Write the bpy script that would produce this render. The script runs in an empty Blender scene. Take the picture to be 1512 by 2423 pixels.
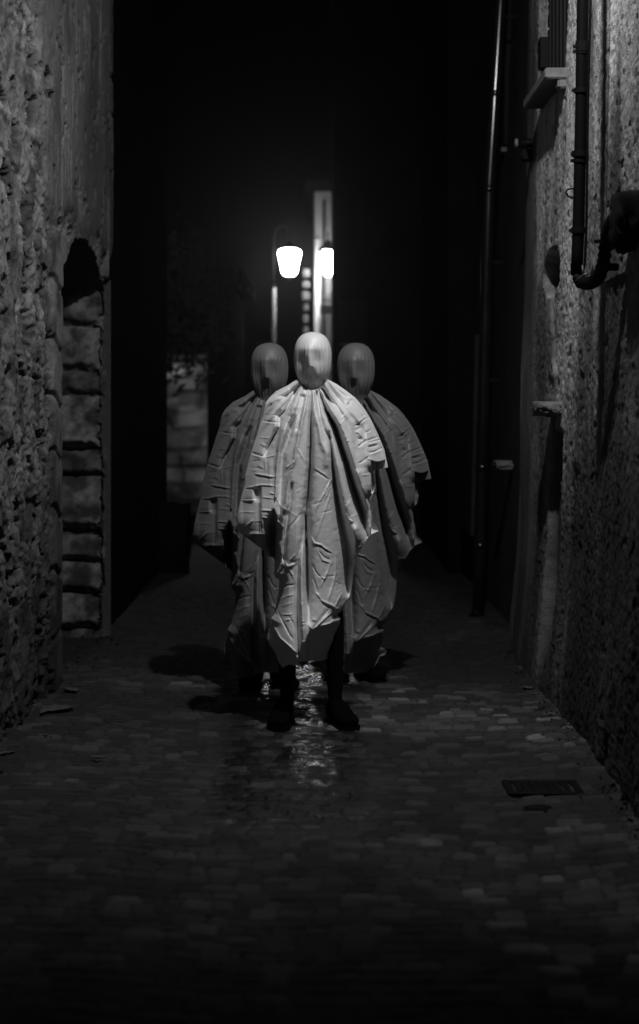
import bpy, math, random
import numpy as np
from mathutils import Vector, Matrix
R = math.radians
sc = bpy.context.scene
COL = sc.collection
# ------------------------------------------------------------------ camera, sky, light, exposure
HZ, CX, FP, CAMZ = 945.0, 756.0, 4711.0, 1.5     # horizon row, centre column, focal length in 1512-px units
cam_d = bpy.data.cameras.new("camera"); cam = bpy.data.objects.new("camera", cam_d); COL.objects.link(cam)
cam.location = (0, 0, CAMZ); cam.rotation_euler = (R(90), 0, 0)
cam_d.sensor_fit = 'VERTICAL'; cam_d.sensor_height = 36; cam_d.lens = 70
cam_d.shift_y = -(2423/2 - HZ)/2423
cam_d.clip_start = 0.05; cam_d.clip_end = 400
cam_d.dof.use_dof = True; cam_d.dof.focus_distance = 9.15; cam_d.dof.aperture_fstop = 2.2; cam_d.dof.aperture_blades = 0
sc.camera = cam
w = bpy.data.worlds.new("World"); sc.world = w; w.use_nodes = True
nt = w.node_tree; bg = nt.nodes['Background']
sky = nt.nodes.new('ShaderNodeTexSky'); sky.sky_type = 'NISHITA'; sky.sun_disc = False
sky.sun_elevation = R(-4); sky.sun_rotation = R(200)
bw = nt.nodes.new('ShaderNodeRGBToBW'); nt.links.new(sky.outputs[0], bw.inputs[0])
nt.links.new(bw.outputs[0], bg.inputs[0]); bg.inputs[1].default_value = 0.004
sc.view_settings.view_transform = 'Standard'; sc.view_settings.look = 'None'
sc.view_settings.exposure = 0.0; sc.view_settings.gamma = 1.0
sc.cycles.max_bounces = 5; sc.cycles.diffuse_bounces = 3; sc.cycles.glossy_bounces = 3
sc.cycles.sample_clamp_indirect = 1.0
LAMP = Vector((0.62, 7.35, 4.70))                # the lantern over the alley, above the frame
LAMP_POWER, LAMP_TILT, LAMP_SIZE, LAMP_BLEND = 43.0, 45.0, 160.0, 1.0
# ------------------------------------------------------------------ helpers
def at(px, py, d):
    return Vector(((px-CX)*d/FP, d, CAMZ-(py-HZ)*d/FP))

def tag(o, label=None, cat=None, group=None, kind=None):
    if label: o['label'] = label
    if cat: o['category'] = cat
    if group: o['group'] = group
    if kind: o['kind'] = kind
    return o

def empty(name, loc=(0, 0, 0), rz=0):
    o = bpy.data.objects.new(name, None); COL.objects.link(o); o.location = loc; o.rotation_euler = (0, 0, rz)
    o.empty_display_size = 0.1
    return o

def link(name, me, mat=None, parent=None, smooth=False):
    if mat: me.materials.append(mat)
    if smooth: me.polygons.foreach_set('use_smooth', [True]*len(me.polygons))
    o = bpy.data.objects.new(name, me); COL.objects.link(o)
    if parent: o.parent = parent
    return o

def npmesh(name, V, F, attrs=None):
    V = np.asarray(V, np.float32); F = np.asarray(F, np.int32)
    me = bpy.data.meshes.new(name)
    me.vertices.add(len(V)); me.vertices.foreach_set('co', V.ravel())
    n = F.shape[1]
    me.loops.add(F.size); me.loops.foreach_set('vertex_index', F.ravel())
    me.polygons.add(len(F)); me.polygons.foreach_set('loop_start', np.arange(0, F.size, n, dtype=np.int32))
    me.update(calc_edges=True); me.validate()
    for k, a in (attrs or {}).items():
        at_ = me.attributes.new(k, 'FLOAT', 'POINT'); at_.data.foreach_set('value', np.asarray(a, np.float32).ravel())
    return me

def grid_faces(nr, nc, flip=False):
    i = np.arange(nr-1)[:, None]*nc + np.arange(nc-1)[None, :]
    q = np.stack([i, i+1, i+nc+1, i+nc], -1).reshape(-1, 4)
    return q[:, ::-1] if flip else q

class MB:
    def __init__(s): s.v = []; s.f = []
    def add(s, vs, fs):
        b = len(s.v); s.v += [tuple(v) for v in vs]; s.f += [tuple(i+b for i in f) for f in fs]
    def box(s, c, h, rot=None, bev=0.0):
        c = Vector(c); hx, hy, hz = h[0]/2, h[1]/2, h[2]/2
        if bev <= 0:
            P = [Vector((x, y, z)) for x in (-hx, hx) for y in (-hy, hy) for z in (-hz, hz)]
            fs = [(0,1,3,2),(4,6,7,5),(0,4,5,1),(2,3,7,6),(0,2,6,4),(1,5,7,3)]
        else:
            rings = []
            for z, i in ((-hz, bev), (-hz+bev, 0), (hz-bev, 0), (hz, bev)):
                ring = []
                for sx, sy in ((-1,-1),(1,-1),(1,1),(-1,1)):
                    X, Y = hx-i, hy-i
                    if sx*sy > 0: ring += [Vector((sx*X, sy*(Y-bev), z)), Vector((sx*(X-bev), sy*Y, z))]
                    else: ring += [Vector((sx*(X-bev), sy*Y, z)), Vector((sx*X, sy*(Y-bev), z))]
                rings.append(ring)
            order = rings[0]
            P = [p for r_ in rings for p in r_]; n = 8; fs = [tuple(range(n-1, -1, -1)), tuple(range(3*n, 4*n))]
            for k in range(3):
                for j in range(n):
                    a, b = k*n+j, k*n+(j+1) % n
                    fs.append((a, b, b+n, a+n))
        M = rot.to_matrix() if rot is not None else Matrix.Identity(3)
        s.add([c + M @ p for p in P], fs)
    def tube(s, pts, r, n=12, cap=True):
        pts = [Vector(p) for p in pts]; rs = r if isinstance(r, (list, tuple)) else [r]*len(pts)
        ref = None; V = []
        for i, p in enumerate(pts):
            d = (pts[min(i+1, len(pts)-1)] - pts[max(i-1, 0)]).normalized()
            if ref is None:
                ref = Vector((1, 0, 0)) if abs(d.x) < .8 else Vector((0, 1, 0))
            a = (ref - d*ref.dot(d)).normalized(); ref = a; b = d.cross(a)
            for j in range(n):
                t = 2*math.pi*j/n; V.append(p + (a*math.cos(t)+b*math.sin(t))*rs[i])
        fs = []
        for i in range(len(pts)-1):
            for j in range(n):
                k = (j+1) % n; fs.append((i*n+j, i*n+k, (i+1)*n+k, (i+1)*n+j))
        if cap: fs.append(tuple(range(n-1, -1, -1))); fs.append(tuple(range((len(pts)-1)*n, len(pts)*n)))
        s.add(V, fs)
    def lathe(s, c, prof, n=16, rotz=0):
        c = Vector(c); V = []
        for r_, z in prof:
            for j in range(n):
                t = 2*math.pi*j/n+rotz; V.append(c+Vector((r_*math.cos(t), r_*math.sin(t), z)))
        fs = []
        for i in range(len(prof)-1):
            for j in range(n):
                k = (j+1) % n; fs.append((i*n+j, i*n+k, (i+1)*n+k, (i+1)*n+j))
        fs.append(tuple(range(n-1, -1, -1))); fs.append(tuple(range((len(prof)-1)*n, len(prof)*n)))
        s.add(V, fs)
    def build(s, name, mat, parent=None, smooth=False):
        me = bpy.data.meshes.new(name); me.from_pydata(s.v, [], s.f); me.validate(); me.update()
        o = link(name, me, mat, parent, False)
        if smooth:
            me.polygons.foreach_set('use_smooth', [len(p.vertices) == 4 for p in me.polygons])
        return o

# --- numpy noise
def _h(ix, iy, seed):
    a = (ix.astype(np.int64)*374761393 + iy.astype(np.int64)*668265263 + seed*974634777) & 0xFFFFFFFF
    a = ((a ^ (a >> 13))*1274126177) & 0xFFFFFFFF
    a = ((a ^ (a >> 15))*2246822519) & 0xFFFFFFFF
    a = a ^ (a >> 16)
    return (a & 0xFFFFFF)/float(0xFFFFFF)
def vn(x, y, seed=0):
    ix, iy = np.floor(x), np.floor(y); fx, fy = x-ix, y-iy
    ux, uy = fx*fx*fx*(fx*(fx*6-15)+10), fy*fy*fy*(fy*(fy*6-15)+10)
    a, b = _h(ix, iy, seed), _h(ix+1, iy, seed); c, d = _h(ix, iy+1, seed), _h(ix+1, iy+1, seed)
    return (a*(1-ux)+b*ux)*(1-uy) + (c*(1-ux)+d*ux)*uy
def fbm(x, y, seed=0, o=5, g=.5, l=2.03):
    s = 0; a = 1; t = 0
    for i in range(o):
        s = s + a*vn(x+17.3*i, y-9.1*i, seed+i*13); t += a; a *= g; x = x*l; y = y*l
    return s/t
def ridged(x, y, seed=0, o=4, g=.5):
    s = 0; a = 1; t = 0
    for i in range(o):
        s = s + a*(1-np.abs(2*vn(x+5.3*i, y+3.7*i, seed+i*7)-1)); t += a; a *= g; x = x*2.1; y = y*2.1
    return s/t
def worley(x, y, seed=0, jit=.9):
    ix, iy = np.floor(x), np.floor(y)
    f1 = np.full(x.shape, 9.); f2 = np.full(x.shape, 9.); idv = np.zeros(x.shape)
    for dx in (-1, 0, 1):
        for dy in (-1, 0, 1):
            cx, cy = ix+dx, iy+dy
            px = cx+.5+jit*(_h(cx, cy, seed)-.5); py = cy+.5+jit*(_h(cx, cy, seed+99)-.5)
            d = np.hypot(px-x, py-y); h = _h(cx, cy, seed+7)
            n = d < f1
            f2 = np.where(n, f1, np.minimum(f2, d)); idv = np.where(n, h, idv); f1 = np.where(n, d, f1)
    return f1, f2, idv
def sst(a, b, x):
    t = np.clip((x-a)/(b-a), 0, 1); return t*t*(3-2*t)

# --- materials (all grey: the place is photographed in black and white)
def mat(name, base=.2, rough=.8, attr=None, lo=None, hi=None, bump=0., bscale=60., spec=.5, metal=0., rough_var=0., nscale=8., nlo=.85, nhi=1.15, coat=0., sheen=0., rattr=None, detail=6.):
    m = bpy.data.materials.new(name); m.use_nodes = True; t = m.node_tree; N = t.nodes; L = t.links
    b = N['Principled BSDF']; b.inputs['Roughness'].default_value = rough
    b.inputs['Specular IOR Level'].default_value = spec; b.inputs['Metallic'].default_value = metal
    b.inputs['Coat Weight'].default_value = coat; b.inputs['Coat Roughness'].default_value = .15
    b.inputs['Sheen Weight'].default_value = sheen
    tc = N.new('ShaderNodeTexCoord')
    nz = N.new('ShaderNodeTexNoise'); nz.inputs['Scale'].default_value = nscale; nz.inputs['Detail'].default_value = detail
    L.new(tc.outputs['Object'], nz.inputs['Vector'])
    mr = N.new('ShaderNodeMapRange'); mr.inputs[1].default_value = .3; mr.inputs[2].default_value = .7
    mr.inputs[3].default_value = nlo; mr.inputs[4].default_value = nhi; L.new(nz.outputs[0], mr.inputs[0])
    mul = N.new('ShaderNodeMath'); mul.operation = 'MULTIPLY'; L.new(mr.outputs[0], mul.inputs[0])
    if attr:
        an = N.new('ShaderNodeAttribute'); an.attribute_name = attr; L.new(an.outputs['Fac'], mul.inputs[1])
    else: mul.inputs[1].default_value = base
    L.new(mul.outputs[0], b.inputs['Base Color'])
    if rattr:
        an = N.new('ShaderNodeAttribute'); an.attribute_name = rattr; L.new(an.outputs['Fac'], b.inputs['Roughness'])
    elif rough_var:
        m2 = N.new('ShaderNodeMapRange'); m2.inputs[1].default_value = .3; m2.inputs[2].default_value = .7
        m2.inputs[3].default_value = rough-rough_var; m2.inputs[4].default_value = rough+rough_var
        L.new(nz.outputs[0], m2.inputs[0]); L.new(m2.outputs[0], b.inputs['Roughness'])
    if bump:
        n2 = N.new('ShaderNodeTexNoise'); n2.inputs['Scale'].default_value = bscale; n2.inputs['Detail'].default_value = 4
        L.new(tc.outputs['Object'], n2.inputs['Vector'])
        bp = N.new('ShaderNodeBump'); bp.inputs['Strength'].default_value = 1; bp.inputs['Distance'].default_value = bump
        L.new(n2.outputs[0], bp.inputs['Height']); L.new(bp.outputs[0], b.inputs['Normal'])
    return m
M_stone = mat('rubble_stone', attr='tone', rough=.88, bump=.006, bscale=70, nscale=25, nlo=.8, nhi=1.2, spec=.3)
M_stucco = mat('roughcast', attr='tone', rough=.85, bump=.005, bscale=110, nscale=30, nlo=.8, nhi=1.2, spec=.35)
M_sett = mat('setts', attr='tone', rattr='rough', bump=.0035, bscale=90, nscale=60, nlo=.75, nhi=1.25, spec=.5)
M_darkwall = mat('dark_plaster', .03, .9, bump=.006, bscale=25, nscale=3, nlo=.6, nhi=1.3, spec=.2)
M_nearblack = mat('near_black_plaster', .008, .95, bump=.006, bscale=25, nscale=3, nlo=.6, nhi=1.3, spec=.0)  # one even near-black tone
M_midwall = mat('grey_plaster', .14, .85, bump=.004, bscale=30, nscale=4, nlo=.8, nhi=1.2, spec=.3)
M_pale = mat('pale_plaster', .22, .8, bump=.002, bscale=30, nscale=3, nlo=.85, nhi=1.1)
M_iron = mat('black_iron', .004, .6, bump=.001, bscale=80, spec=.08)
M_pipe = mat('painted_pipe', .008, .17, spec=.9, nscale=6, nlo=.7, nhi=1.3, rough_var=.03)
M_zinc = mat('old_zinc', .07, .5, metal=.6, rough_var=.1)
M_rubber = mat('black_plastic', .003, .6, spec=.06)
M_wood = mat('dark_wood', .012, .8, bump=.002, bscale=40, spec=.15)
M_white = mat('white_paint', .8, .5, nlo=.9, nhi=1.05)
M_sill = mat('sill_stone', .15, .8, bump=.003, bscale=60, nscale=20, nlo=.75, nhi=1.2)
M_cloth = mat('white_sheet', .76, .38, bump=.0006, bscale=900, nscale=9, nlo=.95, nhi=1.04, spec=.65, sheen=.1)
M_cloth2 = mat('dimmed_sheet', .145, .45, bump=.0006, bscale=900, nscale=9, nlo=.95, nhi=1.04, spec=.4, sheen=.1)  # white sheet with the rear figures' dimness put into its colour
M_black = mat('black_trousers', .003, .95, bump=.002, bscale=60, spec=.1)
M_shoe = mat('black_shoe', .002, .9, bump=.001, bscale=60, spec=.04)
M_leaf = mat('leaf', .05, .5, nscale=3, nlo=.6, nhi=1.4)
M_bark = mat('bark', .05, .9, bump=.01, bscale=20)
def emis(name, s):
    m = bpy.data.materials.new(name); m.use_nodes = True; b = m.node_tree.nodes['Principled BSDF']
    b.inputs['Base Color'].default_value = (.8, .8, .8, 1); b.inputs['Emission Color'].default_value = (1, 1, 1, 1)
    b.inputs['Emission Strength'].default_value = s; return m
# ================================================================== GROUND
def make_ground():
    d = np.concatenate([np.arange(2.5, 4.5, .08), np.arange(4.5, 10.6, .0115), np.arange(10.6, 16, .03), np.arange(16, 34, .25), np.array([34, 38, 45, 60, 90, 140])])
    x = np.concatenate([np.array([-60, -30, -15, -8, -5, -3.5, -2.6, -2.2, -1.9, -1.75]), np.arange(-1.68, 1.42, .0105), np.array([1.5, 1.8, 2.4, 4, 8, 15, 30, 60])])
    D, X = np.meshgrid(d, x, indexing='ij')
    SY, SX = .092, .085
    wob = .75*np.sin(X*2.3+.4) + .35*np.sin(X*6.1+D*.6) + 1.1*(fbm(X*1.3, D*.9, 5, 3)-.5) + .12*(vn(X*14, D*14, 9)-.5)
    v = D/SY + wob; row = np.floor(v); fv = v-row
    hr = _h(row, row*0+3, 21)
    wd = SX*(.85+.5*_h(row, row*0+8, 22))
    u = (X + .05*(fbm(X*3, D*3, 31, 3)-.5))/wd + hr*7.3 + .10*(vn(X*20, D*20, 33)-.5)
    cell = np.floor(u); fu = u-cell
    # jitter the joint position of each stone
    jl = (_h(cell, row, 41)-.5)*.42; jr = (_h(cell+1, row, 41)-.5)*.42
    fu2 = (fu-jl)/(1+jr-jl)
    sh = fu2 < 0; sh2 = fu2 > 1
    cell = np.where(sh, cell-1, np.where(sh2, cell+1, cell))
    el = np.minimum(np.abs(fu-jl), np.abs(1+jr-fu))*wd
    ev = np.minimum(fv, 1-fv)*SY
    a_ = el; b_ = ev
    e = np.minimum(a_, b_); e = np.where((a_ < .016) & (b_ < .016), .016-np.hypot(.016-a_, .016-b_), e)
    e = np.maximum(e, 0)
    dome = sst(0.0005, .007, e)
    rid = _h(cell, row, 51); rid2 = _h(cell, row, 52); rid3 = _h(cell, row, 53); rid4 = _h(cell, row, 54)
    tx, ty = (rid2-.5)*.15, (rid3-.5)*.22
    h = dome*(.006+.005*rid) + dome*(tx*(fu-.5)*SX + ty*(fv-.5)*SY) + .0025*(fbm(X*40, D*40, 61, 3)-.5)*dome
    h += .03*(fbm(X*.9, D*.7, 71, 3)-.5)
    far = sst(15, 18, D); h = h*(1-far)
    h += .012*sst(.9, 1.2, np.abs(X+.05))
    # a slight gutter in the middle
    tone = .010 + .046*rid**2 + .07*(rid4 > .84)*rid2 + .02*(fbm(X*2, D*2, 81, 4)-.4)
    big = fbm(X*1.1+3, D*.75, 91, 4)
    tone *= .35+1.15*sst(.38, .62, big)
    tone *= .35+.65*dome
    edge = sst(.95, 1.25, np.abs(X+.08)); tone *= 1-.45*edge*sst(.3, .6, fbm(X*5, D*5, 95, 3))  # wall-foot shade painted into the setts, in dirty patches
    tone *= 1-.78*sst(9.2, 11.5, D)  # far setts painted darker to match the lamp's light falling off
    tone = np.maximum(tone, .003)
    wet = sst(6.3, 7.4, D)*sst(.42, .20, np.abs(X+.08+.18*(vn(D*.8, D*0, 3)-.5)))*sst(.36, .48, fbm(X*9, D*7, 101, 4)+.04)
    rough = .93-.69*wet - .12*(rid3-.5) + .2*(1-dome)
    rough = np.clip(rough, .20, .95)
    V = np.stack([X, D, h], -1).reshape(-1, 3)
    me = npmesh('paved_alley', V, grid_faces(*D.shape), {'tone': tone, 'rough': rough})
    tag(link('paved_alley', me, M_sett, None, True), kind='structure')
make_ground()
LEAN = .020
# ================================================================== LEFT WALL with its doorway
def door_top(d):
    s = np.clip((d-10.3)/2.1, 0, 1)
    return 2.16+.23*np.sin(np.pi*s)**.7 + .10*(fbm(d*5.0, d*0+2.2, 15, 3)-.5)
JB = [(2.26, 1.965), (1.96, 1.685), (1.68, 1.525), (1.52, 1.205), (1.19, 1.02), (1.012, .70), (.655, .50), (.485, .30), (.285, .075), (.07, -.1)]
def left_wall():
    root = empty('stone_house', (-1.35, 12.6, 0))
    tag(root, 'tall rough rubble stone wall at the left edge, with an open doorway of squared blocks', 'stone house')
    off = Vector((-1.35, 12.6, 0))
    d = np.concatenate([np.arange(3.5, 7.8, .05), np.arange(7.8, 12.95, .014)])
    z = np.concatenate([np.arange(-.05, 4.1, .0075), np.arange(4.12, 6.5, .06)])
    Z, D = np.meshgrid(z, d, indexing='ij')
    wx = D + .06*(fbm(D*4, Z*4, 1, 3)-.5); wz = Z + .06*(fbm(D*4+9, Z*4, 2, 3)-.5)
    plaster = sst(9.35, 9.75, D + .55*(fbm(D*1.6, Z*1.2, 3, 4)-.5) + .25*(Z-3.2))*sst(2.34, 2.5, Z+.25*(fbm(D*3, Z*3, 4, 3)-.5))
    # rubble
    f1, f2, idv = worley(wx*5.2, wz*7.0, 11); big = sst(.02, .22, f2-f1)
    g1, g2, idg = worley(wx*17, wz*24, 12); sm = sst(.0, .3, g2-g1)
    cov = sst(.38, .62, fbm(D*2.1, Z*2.4, 13, 4))
    rough = .010*big*(.4+.9*idv)*cov + .005*sm*(.3+idg)*cov + .050*(ridged(D*5+.9*vn(D*7, Z*7, 6), Z*7+.9*vn(D*7, Z*7, 8), 14, 6, .6)-.62) + .045*(fbm(D*2.2, Z*2.2, 16, 5)-.5)
    pits = sst(.60, .68, fbm(D*8, Z*10, 17, 4)); rough -= .045*pits
    # quoin stones on the near side of the doorway
    zq = Z/.30 + .5*(vn(D*3, Z*1.1, 18)-.5); rq = np.floor(zq); fq = zq-rq
    qs = 9.86 + .14*_h(rq, rq*0, 19)
    q = sst(-.05, .10, D-qs+.12*(fbm(D*8, Z*8, 33, 3)-.5))*(Z < 2.36)*(D < 10.5)
    eq = np.minimum(np.minimum(fq, 1-fq)*.30, np.abs(D-qs)); hq = .018*sst(0, .03, eq)+.01*(fbm(D*9, Z*9, 20, 4)-.5)
    rough = rough*(1-q) + (hq+.012)*q
    pl = .045 + .014*(fbm(D*2.2, Z*1.3, 21, 4)-.5) + .007*(ridged(D*14, Z*9, 22, 3)-.6) 
    crack = sst(.83, .95, ridged(D*3.5+2*vn(D*3, Z*.6, 5), Z*.7, 23, 2))
    ppit = sst(.66, .74, fbm(D*9, Z*11, 24, 3)); slit = sst(.70, .78, fbm(D*13, Z*2.6, 26, 3))
    pl -= .02*crack*.5 + .03*ppit + .035*slit
    h = rough*(1-plaster)+pl*plaster
    h = np.where(D > 12.75, h-.06*sst(12.75, 12.95, D)*(.5+fbm(Z*5, D*0, 25, 3)), h)
    X = -1.36 + h - .012*Z*0
    tone = (.12+.07*sm*idg*cov + .12*(1-pits)*big*idv + .12*(fbm(D*9, Z*11, 30, 4)-.4))*(1-plaster)*(1-q) + .21*q + plaster*(.20+.13*(fbm(D*3, Z*2, 27, 4)-.5)*2 - .09*ppit - .12*slit)
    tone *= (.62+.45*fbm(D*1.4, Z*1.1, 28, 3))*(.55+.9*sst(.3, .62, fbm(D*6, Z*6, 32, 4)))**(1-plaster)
    tone *= .66-.5*sst(1.7, .2, Z+.5*(fbm(D*3, Z*2, 29, 3)-.5))       # dirty foot, the lamp's falloff painted in above it
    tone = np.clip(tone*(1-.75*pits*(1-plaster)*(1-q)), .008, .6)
    # doorway cut out
    dl = 10.32 + .03*(fbm(Z*4, D*0, 31, 3)-.5)*2; dr = 12.4
    hole = (D > dl) & (D < dr) & (Z < door_top(D))
    F = grid_faces(*D.shape, flip=False); keep = ~(hole.ravel()[F].any(1)); F = F[keep]
    D2 = D + sst(12.5, 12.95, D)*(.28*(fbm(Z*1.7, D*0, 34, 4)-.5)+.06*(vn(Z*9, D*0, 35)-.5)); X = X-.05*sst(12.7, 12.95, D)
    V = np.stack([X, D2, Z], -1).reshape(-1, 3) - np.array(off)
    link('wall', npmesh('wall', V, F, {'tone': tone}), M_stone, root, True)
    # far jamb: one squared block per course, faces down the alley
    x = np.arange(-1.74, -1.30, .008); zz = np.arange(-.05, 2.75, .0075)
    Zj, Xj = np.meshgrid(zz, x, indexing='ij'); h = np.full(Xj.shape, -.06); tn = np.full(Xj.shape, .05)
    zw = Zj + .018*(fbm(Xj*7, Zj*5, 41, 3)-.5)*2
    for i, (a, b) in enumerate(JB):
        rr = .5+.5*math.sin(i*2.7); xr = -1.335-.035*rr
        e = np.minimum(np.minimum(a-zw, zw-b), xr-Xj+.0)
        m = sst(-.012, .05, e+.03*(fbm(Xj*18, Zj*18, 70+i, 3)-.5)); hh = -.06+.075*m+.03*rr + .03*(fbm(Xj*9, Zj*9, 50+i, 4)-.5)*m
        h = np.where(e > -.004, np.maximum(h, hh), h)
        tn = np.where(e > 0, (.065+.06*rr)*(.3+1.3*sst(.3, .7, fbm(Xj*10, Zj*10, 60+i, 4))), tn)
    top = zw > 2.27
    rb = sst(-1.50, -1.44, Xj + .10*(fbm(Xj*9, Zj*12, 43, 3)-.5))
    h = np.where(top, -.32+.36*rb+.03*(ridged(Xj*14, Zj*14, 44, 3)-.5)*rb, h); tn = np.where(top, .03+.09*rb, tn)
    V = np.stack([Xj, 12.42-h, Zj], -1).reshape(-1, 3)-np.array(off)
    link('door_jamb', npmesh('door_jamb', V, grid_faces(*Xj.shape), {'tone': tn}), M_stone, root, True)
    # near jamb, soffit
    zz = np.linspace(-.05, 2.2, 60); xs = np.array([-1.34, -1.5, -1.74]); A, B = np.meshgrid(zz, xs, indexing='ij')
    V = np.stack([B, 10.32+.02*(fbm(A*4, B*4, 45, 3)-.5), A], -1).reshape(-1, 3)-np.array(off)
    link('door_jamb', npmesh('door_jamb', V, grid_faces(60, 3, True), {'tone': np.full(180, .1)}), M_stone, root, True)
    dd = np.linspace(10.3, 12.45, 90); A, B = np.meshgrid(dd, xs, indexing='ij')
    V = np.stack([B, A, door_top(A)+.01+.03*(fbm(A*9, B*9, 46, 3)-.5)], -1).reshape(-1, 3)-np.array(off)
    link('soffit', npmesh('soffit', V, grid_faces(90, 3), {'tone': np.full(270, .08)}), M_stone, root, True)
    m = MB()
    for k in range(8): m.box((-1.70-off.x, 10.45+.25*k-off.y, 1.2), (.05, .244, 2.5), bev=.004)
    m.build('door', M_wood, root)
    m = MB(); m.box((-1.9-.3, 8.0-12.6+1.3, 3.2), (.06, 10.6, 6.6)); m.v = [(v[0]+1.35, v[1], v[2]) for v in m.v]
    m.build('inner_wall', M_darkwall, root)
    # end face toward the back
    x = np.linspace(-2.1, -1.32, 20); zz = np.linspace(-.05, 6.5, 80); A, B = np.meshgrid(zz, x, indexing='ij')
    V = np.stack([B-.06, 12.93+.28*(fbm(A*1.7, B*0, 34, 4)-.5), A], -1).reshape(-1, 3)-np.array(off)
    link('end_wall', npmesh('end_wall', V, grid_faces(80, 20, True), {'tone': np.full(1600, .1)}), M_stone, root, True)
left_wall()
# ================================================================== RIGHT WALL
def right_wall():
    off = np.array([1.17, 9.0, 0])
    root = empty('roughcast_house', tuple(off))
    tag(root, 'tall roughcast house wall lit from above along the right edge', 'house')
    d = np.concatenate([np.arange(3.5, 6.8, .06), np.arange(6.8, 11.95, .0125)])
    z = np.concatenate([np.arange(-.05, 4.2, .0075), np.arange(4.22, 6.6, .06)])
    Z, D = np.meshgrid(z, d, indexing='ij')
    f1, f2, idv = worley(D*34+2*vn(D*9, Z*9, 4), Z*42, 101); g1, g2, idg = worley(D*15, Z*18, 102)
    smooth = sst(10.6, 11.3, D+.5*(fbm(D*1.5, Z*.8, 103, 3)-.5)-.25*(Z-1.2))
    patch = sst(.42, .60, fbm(D*1.5, Z*1.3, 104, 4))
    rc = .003*(1-f1)*(.4+idv) + .003*sst(0, .4, g2-g1)*idg + .010*(fbm(D*16, Z*20, 105, 5, .6)-.5) + .007*(ridged(D*28, Z*32, 106, 3)-.6)*patch
    sm = .008*(fbm(D*6, Z*5, 107, 4)-.5)+.012
    h = rc*(1-.85*smooth)+sm*smooth
    pit = sst(.68, .75, fbm(D*15, Z*15, 108, 4)); h -= .008*pit*(1-smooth)
    h += .05*(fbm(D*.9, Z*.7, 109, 3)-.5)
    h += .05*sst(.9, 0, Z)                                # the foot swells
    loss = sst(.55, .66, fbm(D*1.3+4, Z*1.1+1, 110, 4))*(D < 9.6)*(Z < 2.0); h -= .012*loss
    # broken niche with a crack under it
    u = (D-10.45)/.34; v_ = (Z-(CAMZ-(645-HZ)*10.45/FP))/.115
    rr = np.sqrt(u*u+v_*v_) + .35*(fbm(D*9, Z*13, 111, 3)-.5); nic = sst(1.12, .93, rr); h -= .16*nic
    zc = np.clip((1.98-Z)/.42, 0, 1); cd = 10.4-.25*zc; cr = sst(.10, .03, np.abs(D-cd+.05*(vn(Z*14, D*0, 7)-.5)))*(Z > 1.56)*(Z < 2.06)
    h -= .05*cr
    # old pipe chase running down under the small ledge
    ch = sst(.25, .21, np.abs(D-10.10+.02*(fbm(Z*7, D*0, 112, 3)-.5)))*sst(1.36, 1.30, Z)*sst(.05, .5, Z); h = h*(1-ch)+(-.035)*ch
    ch2 = sst(.26, .22, np.abs(D-10.3))*sst(1.50, 1.53, Z)*sst(1.64, 1.58, Z)*.3; h -= .03*ch2
    lean = LEAN*Z
    X = 1.185+lean-h
    tone = .30+.06*(1-f1)*idv+.03*(idg-.5)+.22*(fbm(D*14, Z*14, 120, 4)-.5) + .10*(fbm(D*2.2, Z*1.2, 113, 4)-.5)*2
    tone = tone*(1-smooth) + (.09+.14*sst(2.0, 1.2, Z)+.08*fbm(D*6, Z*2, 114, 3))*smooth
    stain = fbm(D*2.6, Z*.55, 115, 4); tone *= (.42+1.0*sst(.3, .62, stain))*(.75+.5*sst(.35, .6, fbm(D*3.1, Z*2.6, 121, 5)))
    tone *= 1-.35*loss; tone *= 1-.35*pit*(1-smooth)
    tone *= 1.55-1.2*sst(9.6, 8.2, D+.6*(fbm(D*2, Z*1.5, 117, 4)-.5)+.22*(Z-2.5))  # the wall is darker toward its near end
    tone *= 1-.78*sst(2.4, .7, Z+.6*(fbm(D*2, Z*2, 116, 3)-.5)); tone *= 1-.6*sst(11.1, 11.4, D)*sst(1.6, 2.2, Z); tone = tone*(1-.8*nic)*(1-.55*ch)*(1-.4*cr)  # lower wall darkened in tone to copy lamplight fading downward
    tone = np.clip(tone, .01, .6)
    W0, W1, WZ = 10.02, 10.82, 3.17
    hole = (D > W0) & (D < W1) & (Z > WZ) & (Z < 4.6)
    F = grid_faces(*D.shape, flip=True); F = F[~(hole.ravel()[F].any(1))]
    V = np.stack([X, D, Z], -1).reshape(-1, 3)-off
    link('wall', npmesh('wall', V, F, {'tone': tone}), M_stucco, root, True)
    # end wall
    x = np.linspace(1.215, 2.3, 24); zz = np.linspace(-.05, 6.6, 60); A, B = np.meshgrid(zz, x, indexing='ij')
    V = np.stack([B+LEAN*A, 11.935+.0*A, A], -1).reshape(-1, 3)-off
    link('end_wall', npmesh('end_wall', V, grid_faces(60, 24, True), {'tone': np.full(A.size, .12)}), M_stucco, root, True)
    # window: reveals, closed shutter, sill
    xw = 1.185+LEAN*3.2
    fr = MB()
    fr.box((xw+.07-off[0], (W0+W1)/2-off[1], 4.64), (.16, W1-W0+.1, .08))
    fr.box((xw+.085-off[0], W0-.012-off[1], 3.9), (.14, .03, 1.46)); fr.box((xw+.085-off[0], W1+.012-off[1], 3.9), (.14, .03, 1.46))
    win = fr.build('window', M_wood, root)
    s = MB(); s.box((xw+.02-off[0], (W0+W1)/2-off[1], 3.88), (.04, W1-W0, 1.44))
    for k in range(5): s.box((xw-.004-off[0], W0+.08+.16*k-off[1], 3.88), (.012, .012, 1.40))
    s.build('shutter', M_wood, win)
    s = MB(); s.box((xw-.035-off[0], 10.78-off[1], 3.37), (.055, .10, .17), bev=.006); s.build('shutter_stop', M_iron, win)
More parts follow.
